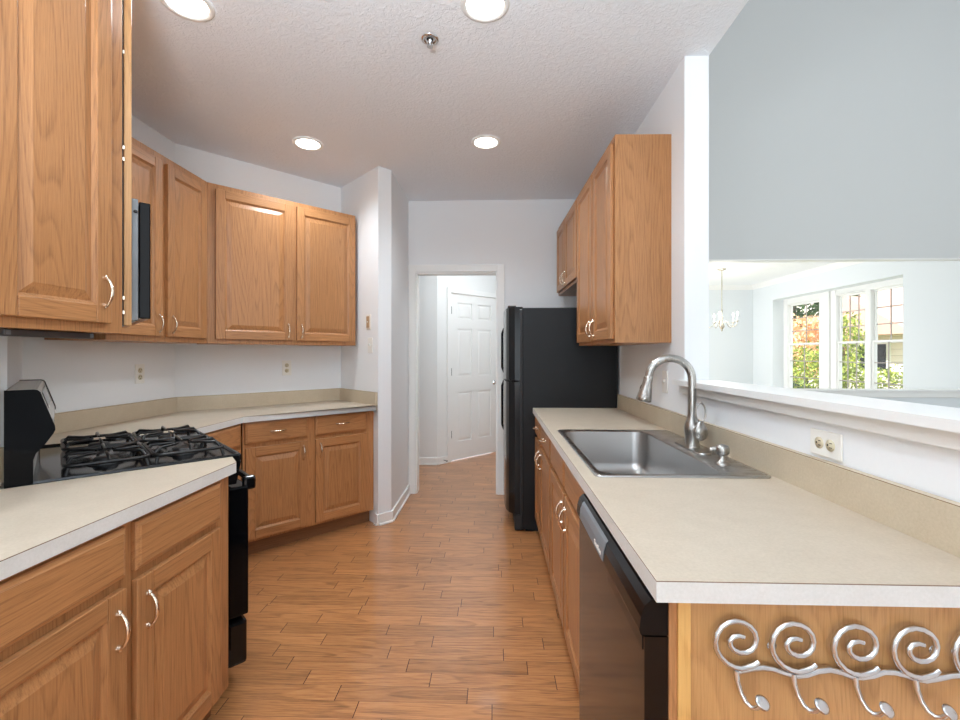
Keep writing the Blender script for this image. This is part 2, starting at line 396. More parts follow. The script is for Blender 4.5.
# hall beyond the opening
HA = (-.675, 5.30); HB = (-.675 + 1.25, 6.55)
struct(MB().box(-1.6, HA[0], 5.30, 5.42, 0, H).build('wall_hall_left', WALLH), 'hall wall facing the doorway, left of the door', 'wall')
dd = Matrix.Translation((HA[0], HA[1], 0)) @ Matrix.Rotation(PI / 4, 4, 'Z')
s0, s1 = .205, .205 + .815
struct(MB().box(0, s0, 0, .12, 0, H, M=dd).box(s1, 1.77, 0, .12, 0, H, M=dd).box(s0, s1, 0, .12, 2.05, H, M=dd).build('wall_hall_angled', WALLH), 'slanted hall wall around the white door', 'wall')
struct(MB().box(.70, .82, 4.315, 7.0, 0, H).build('wall_hall_right', WALLH), 'hall wall on the right', 'wall')
struct(MB().box(-1.6, -1.48, 3.87, 5.30, 0, H).build('wall_hall_side', WALLH), 'hall wall on the left', 'wall')
baseboard('baseboard_hall', [(-1.45, 5.30), HA, (HA[0] + (s0 - .06) / R2, HA[1] + (s0 - .06) / R2)], 1, .085)
c2 = MB().box(s0 - .06, s0, -.016, 0, 0, 2.11, .003, M=dd).box(s1, s1 + .06, -.016, 0, 0, 2.11, .003, M=dd).box(s0, s1, -.016, 0, 2.05, 2.11, .003, M=dd)
struct(c2.build('trim_2', TRIM), 'white casing around the hall door', 'trim')
dr = struct(thing('door_1', 'white six-panel door in the hall', 'door', (HA[0], HA[1], 0), PI / 4))
leaf = MB(); Wd = s1 - s0 - .006; x0 = s0 + .003
st = .115; mid = .10; pw = (Wd - 2 * st - mid) / 2
rows = [(.23, .84), (1.03, 1.62), (1.74, 1.94)]
leaf.box(x0, x0 + Wd, .022, .045, .012, 2.04)
leaf.box(x0, x0 + st, .008, .022, .012, 2.04).box(x0 + Wd - st, x0 + Wd, .008, .022, .012, 2.04).box(x0 + st + pw, x0 + st + pw + mid, .008, .022, .012, 2.04)
zz = [.012] + [q for r_ in rows for q in r_] + [2.04]
for i in range(0, len(zz), 2):
    for xa in (x0 + st, x0 + st + pw + mid): leaf.box(xa, xa + pw, .008, .022, zz[i], zz[i + 1])
for xa in (x0 + st, x0 + st + pw + mid):
    for za, zb in rows:
        q = lambda i, y: [(xa + i, y, za + i), (xa + pw - i, y, za + i), (xa + pw - i, y, zb - i), (xa + i, y, zb - i)]
        loops(leaf, [q(0, .021), q(.012, .021), q(.035, .012)][::1], 0, False, True)
leaf.build('door_leaf', TRIM, dr)
for zc in (.33, 1.09, 1.84): MB().box(s0 - .003, s0 + .014, -.008, .010, zc - .045, zc + .045, .002).build('hinge', DGREY, dr)
kb = MB().lathe([(.028, 0), (.028, .006), (.010, .010), (.010, .035), (.022, .042), (.027, .055), (.022, .066), (0, .070)], 20, M=Matrix.Translation((s1 - .065, .008, .93)) @ Matrix.Rotation(PI / 2, 4, 'X'))
kb.build('door_knob', SILVER, dr)
tag(MB().tube([(-.60, 5.345, .045), (-.56, 5.30, .045)], .005, 8).lathe([(.012, 0), (.012, .012)], 12, c=(-.56, 5.30, .039)).build('door_stop', DGREY), 'small spring door stop on the hall baseboard', 'door stop')

# ---- family room and dining room
YH = 5.10; HZ = 2.36; DX = 5.40; DY = 9.60; HF = 5.75
struct(MB().box(1.03, 2.30, YH, YH + .115, 0, HF).box(2.30, 5.95, YH, YH + .115, HZ, HF).box(5.95, 6.6, YH, YH + .115, 0, HF).build('wall_family', WALLF), 'tall grey family room wall above the dining opening', 'wall')
struct(MB().box(2.30, 5.95, YH - .002, YH + .117, HZ - .012, HZ).build('trim_3', TRIM), 'white underside of the dining opening', 'trim')
struct(MB().box(6.5, 6.6, -3.5, YH, 0, HF).build('wall_family_right', WALLF), 'far right family room wall', 'wall')
struct(MB().box(1.03, 6.6, -3.5, YH + .115, HF, HF + .1).build('ceiling_family', CEIL), 'high family room ceiling', 'ceiling')
struct(MB().box(.915, 1.03, -3.5, YH + .1, H + .12, HF).build('wall_family_upper', WALLF), 'family room wall above the kitchen', 'wall')
struct(MB().box(1.03, 1.10, YB, YH, 0, H + .12).build('wall_family_left', WALLF), 'family room wall beside the hall', 'wall')
struct(MB().box(2.30, 5.90, YH + .0, YH + .115, 0, .892).build('wall_knee', WALLD), 'low wall across the dining opening', 'wall')
ct = MB().box(2.30, 5.90, YH - .035, YH + .145, .892, .916, .006).box(2.30, 5.90, YH - .018, YH, .83, .892, .004)
struct(ct.build('trim_4', TRIM), 'white cap on the low dining wall', 'trim')
struct(MB().box(1.5, DX + .34, DY, DY + .12, 0, H).build('wall_dining_far', WALLD), 'far dining room wall behind the chandelier', 'wall')
struct(MB().box(1.5, DX + .34, YH + .115, DY, H, H + .12).build('ceiling_dining', plain('dining_ceiling_paint', srgb(240, 242, 243), .9)), 'dining room ceiling', 'ceiling')
cr = MB().prism([(0, 0), (.07, 0), (0, -.09)], 1.5, DX, M=Matrix.Translation((0, DY, H)) @ Matrix(((0, 0, 1, 0), (-1, 0, 0, 0), (0, 1, 0, 0), (0, 0, 0, 1))))
cr.prism([(0, 0), (-.07, 0), (0, -.09)], YH + .115, DY, M=Matrix.Translation((DX, 0, H)) @ Matrix(((1, 0, 0, 0), (0, 0, 1, 0), (0, 1, 0, 0), (0, 0, 0, 1))))
struct(cr.build('trim_5', TRIM), 'white crown moulding round the dining room', 'trim')
WY0, WY1, WZ0, WZ1 = 6.136, 8.917, .50, 2.36
dwm = MB().box(DX, DX + .34, YH + .115, WY0, 0, H).box(DX, DX + .34, WY1, DY, 0, H).box(DX, DX + .34, WY0, WY1, WZ1, H).box(DX, DX + .34, WY0, WY1, 0, WZ0)
struct(dwm.build('wall_dining_right', WALLD), 'dining room wall with three sash windows', 'wall')
struct(MB().box(DX - .03, DX + .20, WY0 - .02, WY1 + .02, WZ0, WZ0 + .025, .005).build('trim_6', TRIM), 'white window sill', 'trim')
WX = DX + .20
W1A, W1B, W2A, W2B, W3A, W3B = 7.94, 8.82, 6.976, 7.595, 6.10, 6.918
def window(n, y0, y1, z1, label, nc):
    t_ = struct(thing('window_%d' % n, label, 'window', (WX, 0, 0)))
    z0 = WZ0 + .025; zm = 1.49; f = .022
    fr = MB().box(0, .10, y0, y0 + f, z0, z1, .004).box(0, .10, y1 - f, y1, z0, z1, .004).box(0, .10, y0 + f, y1 - f, z1 - f, z1, .004).box(0, .10, y0 + f, y1 - f, z0, z0 + f, .004)
    fr.build('frame', TRIM, t_)
    for nm, za, zb, xo in (('upper_sash', zm - .02, z1 - f, .055), ('lower_sash', z0 + f, zm + .02, .02)):
        s_ = .030; a0, a1 = y0 + f, y1 - f
        sh = MB().box(xo, xo + .03, a0, a0 + s_, za, zb, .003).box(xo, xo + .03, a1 - s_, a1, za, zb, .003).box(xo, xo + .03, a0 + s_, a1 - s_, za, za + s_, .003).box(xo, xo + .03, a0 + s_, a1 - s_, zb - s_, zb, .003)
        so = sh.build(nm, TRIM, t_)
        g = MB()
        for i in range(1, nc): yy = a0 + s_ + (a1 - a0 - 2 * s_) * i / nc; g.box(xo + .010, xo + .020, yy - .008, yy + .008, za + s_, zb - s_)
        for i in range(1, 3): z_ = za + s_ + (zb - za - 2 * s_) * i / 3; g.box(xo + .011, xo + .019, a0 + s_, a1 - s_, z_ - .008, z_ + .008)
        g.build('grille', plain('grey_white_grille', srgb(168, 160, 154), .5), so)
        MB().box(xo + .014, xo + .016, a0 + s_, a1 - s_, za + s_, zb - s_).build('pane', GLASS, so)
    return t_
window(1, W1A, W1B, 2.27, 'leftmost sash window, with foliage outside', 2)
window(2, W2A, W2B, 2.285, 'middle sash window', 3)
window(3, W3A, W3B, 2.29, 'rightmost sash window, house roof outside', 3)
mu = MB().box(WX, WX + .10, W2B, W1A, WZ0 + .025, WZ1).box(WX, WX + .10, W1B, WY1, WZ0 + .025, WZ1).box(WX + .01, WX + .10, W3A, W2B, 2.29, WZ1).box(WX + .01, WX + .10, W1A, W1B, 2.27, WZ1).box(WX - .03, WX, W2B + .10, W2B + .22, WZ0 + .025, WZ1, .01).box(WX, WX + .1, W3B, W2A, WZ0 + .025, 2.29)
struct(mu.build('trim_7', TRIM), 'white mullions between the sash windows', 'trim')

# ---------------------------------------------------------------- outdoors
struct(MB().box(5.75, 60, 3, 60, -.35, -.30).build('ground', GRASS), 'lawn outside the dining windows', 'ground')
def foliage(c, rad, n, size, seed):
    rnd = random.Random(seed); mb = MB()
    for _ in range(n):
        while True:
            p = Vector((rnd.uniform(-1, 1), rnd.uniform(-1, 1), rnd.uniform(-1, 1)))
            if .45 < p.length < 1: break
        p = p * (1 + .12 * math.sin(7 * p.x + 5 * p.z) + .1 * math.sin(9 * p.y))
        q = Vector((c[0] + p.x * rad[0], c[1] + p.y * rad[1], c[2] + p.z * rad[2])); s_ = size * rnd.uniform(.6, 1.4)
        a = Vector((rnd.gauss(0, 1), rnd.gauss(0, 1), rnd.gauss(0, 1))).normalized(); b_ = a.orthogonal().normalized(); c_ = a.cross(b_)
        mb.add([q - b_ * s_, q - c_ * s_ * .5, q + b_ * s_, q + c_ * s_ * .5], [[0, 1, 2, 3]])
    return mb
def plant(name, label, cat, c, rad, n, size, lm, seed, trunk=.06, group=None):
    t_ = thing(name, label, cat, (c[0], c[1], -.30), 0, group)
    foliage((0, 0, c[2] + .30), rad, n, size, seed).build('foliage', lm, t_)
    MB().tube([(0, 0, 0), (.02, 0, (c[2] + .3) * .5), (0, .03, c[2] + .30)], [trunk, trunk * .8, trunk * .4], 8).build('trunk', BARK, t_)
    return t_
plant('shrub', 'clipped yellow-green shrub outside the rightmost window', 'shrub', (7.6, 8.93, .35), (.50, .43, .75), 2400, .035, LEAFG, 1, .03)
plant('shrub', 'yellow-green shrub outside the middle window', 'shrub', (7.6, 9.86, .45), (.5, .43, .85), 2400, .035, LEAFG, 2, .03)
plant('shrub', 'taller shrub outside the leftmost window', 'shrub', (7.7, 11.35, .55), (.6, .90, 1.0), 4000, .04, LEAFG, 3, .03)
plant('shrub', 'dark green shrub low under the leftmost window', 'shrub', (6.5, 9.75, .1), (.35, .55, .62), 1800, .035, LEAFD, 4, .03)
plant('maple_tree', 'small tree with orange and pink leaves outside the leftmost window', 'tree', (9.6, 14.2, 1.55), (1.0, 1.15, .95), 4200, .06, LEAFO, 5)
plant('leafy_tree', 'tall dark green tree behind the orange-leaved tree', 'tree', (14.0, 21.5, 4.2), (2.4, 2.4, 3.0), 6000, .12, LEAFD, 6, .14)
plant('young_tree', 'light green young tree before the house, outside the middle window', 'tree', (9.0, 11.9, 1.5), (.5, .5, .9), 1400, .05, LEAFG, 7)
hs = thing('neighbour_house', 'pale sided house with pinkish shingle roof beyond the windows', 'house', (24, 30.5, -.3), math.radians(14))
MB().box(-4.5, 4.5, -5, 5, 0, 3.6).prism([(-5, 0), (5, 0), (0, 3.2)], -5, 5, M=Matrix.Translation((0, 0, 3.6)) @ Matrix(((0, 0, 1, 0), (1, 0, 0, 0), (0, 1, 0, 0), (0, 0, 0, 1)))).build('wall', SIDING, hs)
rf = MB()
for s_ in (-1, 1):
    rf.prism([(0, 3.3), (s_ * 5.7, -.30), (s_ * 5.7, -.12), (0, 3.48)], -5.4, 5.4, M=Matrix.Translation((0, 0, 3.6)) @ Matrix(((0, 0, 1, 0), (1, 0, 0, 0), (0, 1, 0, 0), (0, 0, 0, 1))))
rf.build('roof', ROOF, hs)
for y_ in (-3.2, -1.4, 1.2, 3.2):
    wn_ = MB().box(-4.56, -4.5, y_ - .5, y_ + .5, 1.1, 2.5).build('window_frame', TRIM, hs); MB().box(-4.58, -4.555, y_ - .4, y_ + .4, 1.2, 2.4).build('pane', BLACKG, wn_)
gh = thing('neighbour_garage', 'low garage wing with pinkish roof beside the shrubs', 'garage', (13.6, 15.6, -.3), math.radians(14))
MB().box(-1.6, 1.6, -2.0, 2.0, 0, 2.3).build('wall', SIDING, gh)
MB().prism([(-2.0, 2.2), (2.0, 2.2), (0, 3.5)], -2.3, 2.3, M=Matrix(((0, 0, 1, 0), (1, 0, 0, 0), (0, 1, 0, 0), (0, 0, 0, 1)))).build('roof', ROOF, gh)
gw = MB().box(-1.66, -1.6, -.9, .1, 1.0, 2.0).build('window_frame', TRIM, gh); MB().box(-1.68, -1.655, -.8, 0, 1.08, 1.92).build('pane', BLACKG, gw)

# ---------------------------------------------------------------- cabinets
def pull(parent, x, y, z, vertical=True, L=.086):
    """bow pull with flared feet, standing out of the local -y face"""
    n = 15; path = []; rr = []
    for i in range(n):
        a = i / (n - 1); s_ = (a - .5) * L; out = .008 + .018 * math.sin(PI * a) ** .7
        path.append((s_, -out, 0)); rr.append(.0036 + .0018 * math.sin(PI * a) - (.0006 if .15 < a < .25 or .75 < a < .85 else 0))
    mb = MB(); M = Matrix.Translation((x, y, z)) @ (Matrix.Rotation(-PI / 2, 4, 'Y') if vertical else Matrix.Identity(4))
    mb.tube(path, rr, 8, 0, M)
    for s_ in (-1, 1):
        mb.tube([(s_ * L * .5, .0, 0), (s_ * L * .5, -.010, 0)], [.0075, .005], 10, 0, M)
        mb.tube([(s_ * L * .50, -.006, 0), (s_ * L * .56, -.005, 0), (s_ * L * .62, -.001, 0)], [.005, .0055, .0015], 8, 0, M)
    return mb.build('handle', PULL, parent)

def raised_door(parent, x0, x1, z0, z1, hx=None, hz=None, th=.019):
    """stiles and rails round a raised panel; hinges out of sight; handle at hx, hz"""
    g = .0; w_ = .056
    fr = MB().box(x0, x0 + w_, -th, -.0005, z0, z1, .003, 0).box(x1 - w_, x1, -th, -.0005, z0, z1, .003, 0)
    fr.box(x0 + w_, x1 - w_, -th, -.0005, z0, z0 + w_, .003, 1).box(x0 + w_, x1 - w_, -th, -.0005, z1 - w_, z1, .003, 1)
    d = fr.build('door', [OAKV, OAKH], parent)
    a, b_, c, e = x0 + w_, x1 - w_, z0 + w_, z1 - w_
    def q(i, y): return [(a + i, y, c + i), (b_ - i, y, c + i), (b_ - i, y, e - i), (a + i, y, e - i)]
    pn = MB(); loops(pn, [q(-.004, -.017), q(.006, -.011), q(.010, -.008), q(.036, -.0155), q(.040, -.017)], 0, False, True)
    pn.build('raised_panel', OAKV, d)
    if hx is not None: pull(d, hx, -th, hz)
    return d

def slab_front(parent, x0, x1, z0, z1, handle=True, name='drawer', th=.019):
    mb = MB(); q = lambda i, y: [(x0 + i, y, z0 + i), (x1 - i, y, z0 + i), (x1 - i, y, z1 - i), (x0 + i, y, z1 - i)]
    loops(mb, [q(0, -.0005), q(0, -th + .007), q(.004, -th + .0035), q(.010, -th + .002), q(.013, -th)], 0, False, True)
    d = mb.build(name, OAKH, parent)
    if handle: pull(d, (x0 + x1) / 2, -th, (z0 + z1) / 2, False)
    return d

def cabinet(name, label, cat, loc, rz, w_, depth, z0, z1, toe=False, sl=0, sr=0, x0=0, group=None):
    t_ = thing(name, label, cat, loc, rz, group)
    zb = z0 + (.105 if toe else 0)
    MB().prism([(x0, .019), (x0 + w_, .019), (x0 + w_ + sr, depth), (x0 - sl, depth)], zb, z1, 0).build('body', OAKV, t_)
    MB().box(x0, x0 + w_, 0, .019, zb, z1, .0012).build('face_frame', OAKV, t_)
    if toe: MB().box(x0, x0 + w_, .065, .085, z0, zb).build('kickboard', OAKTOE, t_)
    return t_

TZ = .876; DB0, DB1, DW0, DW1 = .125, .708, .733, .862
UZ0, UZ1 = 1.375, 2.425
# near-left base cabinet, faces +x
c = cabinet('base_cabinet', 'nearest oak base cabinet on the left, under the beige counter', 'cabinet', (-.960, .35, 0), PI / 2, 1.248, .565, 0, TZ, True, sr=-.452)
yo = .35
slab_front(c, .55 - yo, 1.129 - yo, DW0, DW1, False, 'drawer_front'); slab_front(c, 1.161 - yo, 1.529 - yo, DW0, DW1, False, 'drawer_front')
raised_door(c, .72 - yo, 1.126 - yo, DB0, DB1, 1.098 - yo, .612); raised_door(c, 1.161 - yo, 1.529 - yo, DB0, DB1, 1.196 - yo, .612)
# near-left upper cabinet
c = cabinet('wall_cabinet', 'nearest oak wall cabinet, upper left, with one big door in view', 'cabinet', (-1.265, .60, 0), PI / 2, .894, .280, UZ0, 2.66, sr=-.265)
raised_door(c, .68 - .6, 1.055 - .6, 1.405, 2.63, 1.02 - .6, 1.50); raised_door(c, 1.085 - .6, 1.432 - .6, 1.405, 2.63, 1.402 - .6, 1.505)
# narrow filler beside the microwave, set on the slanted wall
rz = math.radians(135)
kf = .232
c = thing('filler_panel', 'tall thin oak panel edge between nearest wall cabinet and microwave', 'panel', PU(kf, 1.981))
c.rotation_euler = (0, 0, rz)
MB().box(0, .012, -.026, -.004, 1.405, 2.65, .002).build('panel', OAKPALE, c)
MB().box(.001, .011, -.003, .26, 1.405, 2.65).build('gap_shade', BLACKM, c)  # black sheet painting the shade inside the gap behind the strip
for z_ in (1.45, 1.50, 1.98, 2.02, 2.35): MB().box(-.003, .004, -.006, -.001, z_ - .006, z_ + .006).build('hinge', PULL, c)
# over-range cabinet
c = cabinet('over_range_cabinet', 'oak wall cabinet directly over the microwave', 'cabinet', PU(kf, 1.996), rz, .765, .272, 1.862, UZ1)
raised_door(c, .02, .375, 1.885, 2.395); raised_door(c, .39, .745, 1.885, 2.395)
# far-left uppers, face +x
yo = 2.105
c = cabinet('wall_cabinet', 'oak wall cabinet on the left wall just beyond the microwave', 'cabinet', (-1.867, yo, 0), PI / 2, .766, .302, UZ0, UZ1)
raised_door(c, 2.115 - yo, 2.457 - yo, 1.405, 2.385, 2.425 - yo, 1.475); raised_door(c, 2.496 - yo, 2.845 - yo, 1.405, 2.385, 2.53 - yo, 1.475)
# corner uppers, face the camera at 45 degrees
def diag(off, s):   # point on the line y - x = off at running length s = (x + y) / sqrt 2
    return ((s * R2 - off) / 2, (s * R2 + off) / 2, 0)
so = .7115
c = cabinet('wall_cabinet', 'wide two-door oak wall cabinet across the far left corner', 'cabinet', diag(4.74, so), PI / 4, 1.762 - so, .300, UZ0, UZ1)
raised_door(c, .757 - so, 1.255 - so, 1.405, 2.392, 1.222 - so, 1.475); raised_door(c, 1.285 - so, 1.752 - so, 1.405, 2.392, 1.318 - so, 1.475)
# far-left base run: blind corner unit facing +x and the two-door base across the corner
c = cabinet('base_cabinet', 'angled oak base cabinet between range and corner base cabinet', 'cabinet', (-1.595, 2.245, 0), PI / 2, .545, .52, 0, TZ, True)
slab_front(c, .02, .515, DW0, DW1, False, 'drawer_front'); raised_door(c, .02, .515, DB0, DB1)
so = .853
c = cabinet('base_cabinet', 'oak corner base cabinet with two drawers and two doors, far left', 'cabinet', diag(4.374 + .012, so), PI / 4, 1.782 - so, .53, 0, TZ, True)
slab_front(c, .864 - so, 1.265 - so, DW0, DW1 + .012); slab_front(c, 1.318 - so, 1.718 - so, DW0, DW1 + .012)
raised_door(c, .868 - so, 1.265 - so, DB0, DB1, 1.232 - so, .63); raised_door(c, 1.32 - so, 1.718 - so, DB0, DB1, 1.352 - so, .63)
# right base run, faces -x  (local x runs towards the camera)
XR = .312
c = cabinet('base_cabinet', 'oak two-drawer base cabinet beside the refrigerator', 'cabinet', (XR, 3.292, 0), -PI / 2, .892, .58, 0, TZ, True)
f = lambda y: 3.292 - y
slab_front(c, f(3.272), f(2.935), DW0, DW1); slab_front(c, f(2.900), f(2.415), DW0, DW1)
raised_door(c, f(3.272), f(2.935), DB0, DB1, f(2.965), .62); raised_door(c, f(2.900), f(2.415), DB0, DB1, f(2.868), .62)
c = cabinet('base_cabinet', 'oak sink base cabinet with two doors, beside the dishwasher', 'cabinet', (XR, 2.398, 0), -PI / 2, .95, .58, 0, .705, True)
f = lambda y: 2.398 - y
MB().box(0, .95, 0, .019, .705, TZ, .001).build('face_frame', OAKV, c)
for xa in (0, .938): MB().box(xa, xa + .012, .019, .58, .705, TZ).build('side_panel', OAKV, c)
slab_front(c, f(2.375), f(1.935), DW0, DW1, False, 'drawer_front'); slab_front(c, f(1.905), f(1.465), DW0, DW1, False, 'drawer_front')
raised_door(c, f(2.375), f(1.935), DB0, DB1, f(1.965), .62); raised_door(c, f(1.905), f(1.465), DB0, DB1, f(1.873), .62)
c = thing('end_panel', 'oak end panel under the near edge of the right counter', 'panel', (0, .812, 0))
MB().box(XR, .913, 0, .018, 0, TZ).build('panel', OAKPALE, c)
MB().box(XR - .002, XR + .012, -.002, .019, 0, TZ, .001).build('corner_stile', OAKV, c)
MB().box(XR + .012, XR + .034, -.007, -.0002, 0, TZ, .001).build('edge_strip', oak('yellow_oak_strip', 2, (232, 184, 112), (204, 150, 84)), c)
# right uppers, slightly out of parallel with the wall
ang = math.atan2(.045, 1.677)
rzr = -PI / 2 + ang
def rup(y):   # point on the right wall-cabinet frame plane
    return (.624 - (y - 2.353) * .0268, y, 0)
CA = math.cos(ang)
yt = 3.222
c = cabinet('wall_cabinet', 'tall oak wall cabinet on the right with a plain end panel', 'cabinet', rup(yt), rzr, (yt - 2.353) / CA, .292, UZ0 - .010, UZ1 + .018, sr=0)
f = lambda y: (yt - y) / CA
raised_door(c, f(3.210), f(2.782), 1.385, 2.405, f(2.815), 1.46); raised_door(c, f(2.756), f(2.374), 1.385, 2.405, f(2.724), 1.46)
c = cabinet('over_refrigerator_cabinet', 'short oak wall cabinet above the refrigerator', 'cabinet', rup(4.085), rzr, (4.085 - 3.226) / CA, .300, 1.830, UZ1 + .018)
f = lambda y: (4.085 - y) / CA
raised_door(c, f(4.070), f(3.715), 1.855, 2.405, f(3.745), 1.925, ); raised_door(c, f(3.690), f(3.245), 1.855, 2.405, f(3.660), 1.925)

# ---------------------------------------------------------------- countertops
def slab(mb, pts, z0=.876, z1=.914):
    mb.prism(pts, z0, z1 - .0022, 1); mb.prism(pts, z1 - .0022, z1 - .0006, 0, 2); mb.prism(pts, z1 - .0006, z1, 0)
def splash(parent, p0, p1, side, h=.10, th=.019, name='backsplash'):
    d = Vector((p1[0] - p0[0], p1[1] - p0[1], 0)); M = Matrix.Translation((p0[0], p0[1], 0)) @ Matrix.Rotation(math.atan2(d.y, d.x), 4, 'Z')
    mb = MB().box(0, d.length, 0, th * side, .9142, .914 + h - .0022, 0, 0, M).box(0, d.length, 0, th * side, .914 + h - .0022, .914 + h - .0008, 0, 1, M).box(0, d.length, 0, th * side, .914 + h - .0008, .914 + h, 0, 0, M)
    return mb.build(name, [LAMB, SEAM], parent)
e = .003
us = 1.902 * R2
c = thing('countertop', 'beige laminate countertop at near left, cut short at the range', 'countertop')
mb = MB(); slab(mb, [(XN + e, .30), (-.9355, .30), (-.9355, 1.606), (-1.0, us - 1.0), PU(KW - .010, us / R2)[:2], (XN + e, -XN + KW - .008)])
mb.build('worktop', [LAM, EDGE, SEAM], c)
splash(c, (XN + e, .30), (XN + e, -XN + KW - .030), -1)
c = thing('countertop', 'beige laminate countertop wrapping the far left corner', 'countertop')
uf = 2.676
mb = MB(); slab(mb, [PU(KW + .008, uf)[:2], (-1.570, -1.570 + uf * R2), (-1.570, 2.769), (-.908, 3.431), (C[0] - .004, C[1] - .0), (B[0], B[1] - .006), (A[0] + .004, A[1] - .002), (XL + .004, corner2[1] + .006)])
mb.build('worktop', [LAM, EDGE, SEAM], c)
splash(c, (XL + .003, corner2[1] + .01), (XL + .003, A[1] - .010), -1)
splash(c, (A[0] + .004, A[1] - .002), (B[0] - .002, B[1] - .006), -1)
splash(c, (B[0] + .002, B[1] - .006), (C[0] - .006, C[1] + .002), -1)
splash(c, (corner2[0] + .006, corner2[1]), PU(KW + .008, uf), 1)
c = thing('countertop', 'long beige laminate countertop on the right around the sink', 'countertop')
XF, XB, Y0, Y1 = .280, .911, .7885, 3.302
SX0, SX1, SY0, SY1 = .340, .862, 1.462, 2.302
mb = MB()
for r_ in ((XF, XB, Y0, SY0), (XF, XB, SY1, Y1), (XF, SX0, SY0, SY1), (SX1, XB, SY0, SY1)):
    slab(mb, [(r_[0], r_[2]), (r_[1], r_[2]), (r_[1], r_[3]), (r_[0], r_[3])])
mb.build('worktop', [LAM, EDGE, SEAM], c)
splash(c, (.912, Y0), (.912, Y1), 1)
# bar ledge on the low wall
lg = MB().prism([(.870, -.2), (1.072, -.2), (1.072, YE - .002), (.914, YE - .002), (.914, YE + .035), (.870, YE + .035)], 1.1575, 1.181)
lg.box(.893, .9145, -.2, YE + .012, 1.119, 1.1575, .003)
tag(lg.build('bar_ledge', TRIM), 'white painted ledge capping the low wall behind the sink', 'ledge')

# ---------------------------------------------------------------- sink, faucet, soap dispenser
c = thing('sink', 'single-bowl stainless steel drop-in sink in the right counter', 'sink', (0, 0, .9145))
sx0, sx1, sy0, sy1 = .322, .878, 1.443, 2.322
bx0, bx1, by0, by1 = .350, .745, 1.480, 2.285
def L_(x0, x1, y0, y1, r, z): return [(p[0], p[1], z) for p in rrect(x0, x1, y0, y1, r)]
mb = MB()
loops(mb, [L_(sx0, sx1, sy0, sy1, .022, 0), L_(sx0, sx1, sy0, sy1, .022, .003), L_(sx0 + .005, sx1 - .005, sy0 + .005, sy1 - .005, .02, .006),
           L_(sx0 + .014, sx1 - .014, sy0 + .014, sy1 - .014, .02, .004), L_(bx0 - .008, bx1 + .008, by0 - .008, by1 + .008, .062, .004), L_(bx0 - .002, bx1 + .002, by0 - .002, by1 + .002, .06, .001)])
mb.build('rim', STEEL, c)
mb = MB()
loops(mb, [L_(bx0 - .002, bx1 + .002, by0 - .002, by1 + .002, .06, .001), L_(bx0, bx1, by0, by1, .058, -.008), L_(bx0 + .008, bx1 - .008, by0 + .008, by1 - .008, .055, -.15), L_(bx0 + .014, bx1 - .014, by0 + .014, by1 - .014, .055, -.175),
           L_(bx0 + .035, bx1 - .035, by0 + .035, by1 - .035, .05, -.192), L_(bx0 + .12, bx1 - .12, by0 + .2, by1 - .2, .05, -.196)], cap=True)
mb.build('bowl', STEELV, c)
MB().lathe([(.055, 0), (.055, .003), (.042, .003), (.038, -.004), (0, -.004)], 24, c=(.55, 1.88, -.1955)).build('drain', STEEL, c)

FX, FY = .812, 1.880
c = thing('faucet', 'brushed nickel gooseneck faucet with pull-down spray head and loop lever', 'faucet', (FX, FY, .9187))
mb = MB(); loops(mb, [[(p[0], p[1], z) for p in rrect(-.030 + i, .030 - i, -.128 + i, .128 - i, .028 - i)] for i, z in ((0, 0), (0, .003), (.003, .006))], cap=True); mb.build('deck_plate', NICKEL, c)
MB().lathe([(.031, .006), (.029, .012), (.027, .02), (.028, .055), (.031, .075), (.031, .088), (.026, .105), (.019, .125), (.0165, .14), (.0165, .155)], 28).build('body', NICKEL, c)
R_ = .086; zt = .284
dx, dy = -math.cos(math.radians(6)), math.sin(math.radians(6))
path = [(0, 0, .15), (0, 0, .20), (0, 0, zt)] + [((R_ - R_ * math.cos(a)) * dx, (R_ - R_ * math.cos(a)) * dy, zt + R_ * math.sin(a)) for a in [PI * i / 20 for i in range(1, 19)]]
lx = path[-1]; path += [(lx[0] + dx * .004, lx[1] + dy * .004, lx[2] - .02)]
MB().tube(path, .0162, 16).build('spout', NICKEL, c)
e0 = Vector(path[-1]); dr_ = Vector((dx * .20, dy * .20, -.98)).normalized()
hd = [e0 + dr_ * q for q in (-.004, .002, .006, .02, .05, .085, .098, .102)]
MB().tube(hd, [.0162, .0185, .0185, .0185, .0235, .0300, .031, .027], 20).build('spray_head', NICKEL, c)
bt = e0 + dr_ * .045
MB().tube([bt + Vector((dx * .0165, dy * .0165, .012)), bt + Vector((dx * .020, dy * .020, 0)), bt + Vector((dx * .0235, dy * .0235, -.018))], [.004, .006, .004], 8).build('spray_button', BLACKM, c)
# side lever: teardrop pad below, open loop above
hv = MB(); hx, hy = .014, -.047
hv.tube([(.0, -.022, .085), (.012, -.036, .085), (hx - .002, hy + .006, .083)], [.018, .014, .012], 12)
hv.tube([(hx, hy, .040), (hx, hy, .048), (hx, hy, .065), (hx, hy, .085), (hx, hy, .105), (hx + .001, hy, .118)], [.004, .010, .014, .014, .008, .004], 16, flat=2.0)
lp = [(hx + .0195 * math.sin(a) * (1 + .0 * math.cos(a)), hy, .152 - .038 * math.cos(a)) for a in [2 * PI * i / 26 for i in range(26)]]
hv.tube(lp, .0036, 8, closed=True)
hv.build('lever', NICKEL, c)
c = thing('soap_dispenser', 'small nickel soap dispenser on the sink deck beside the faucet', 'soap dispenser', (.800, 1.610, .9187))
MB().lathe([(.026, 0), (.026, .003), (.022, .008), (.012, .012), (.011, .030)], 24).build('base', NICKEL, c)
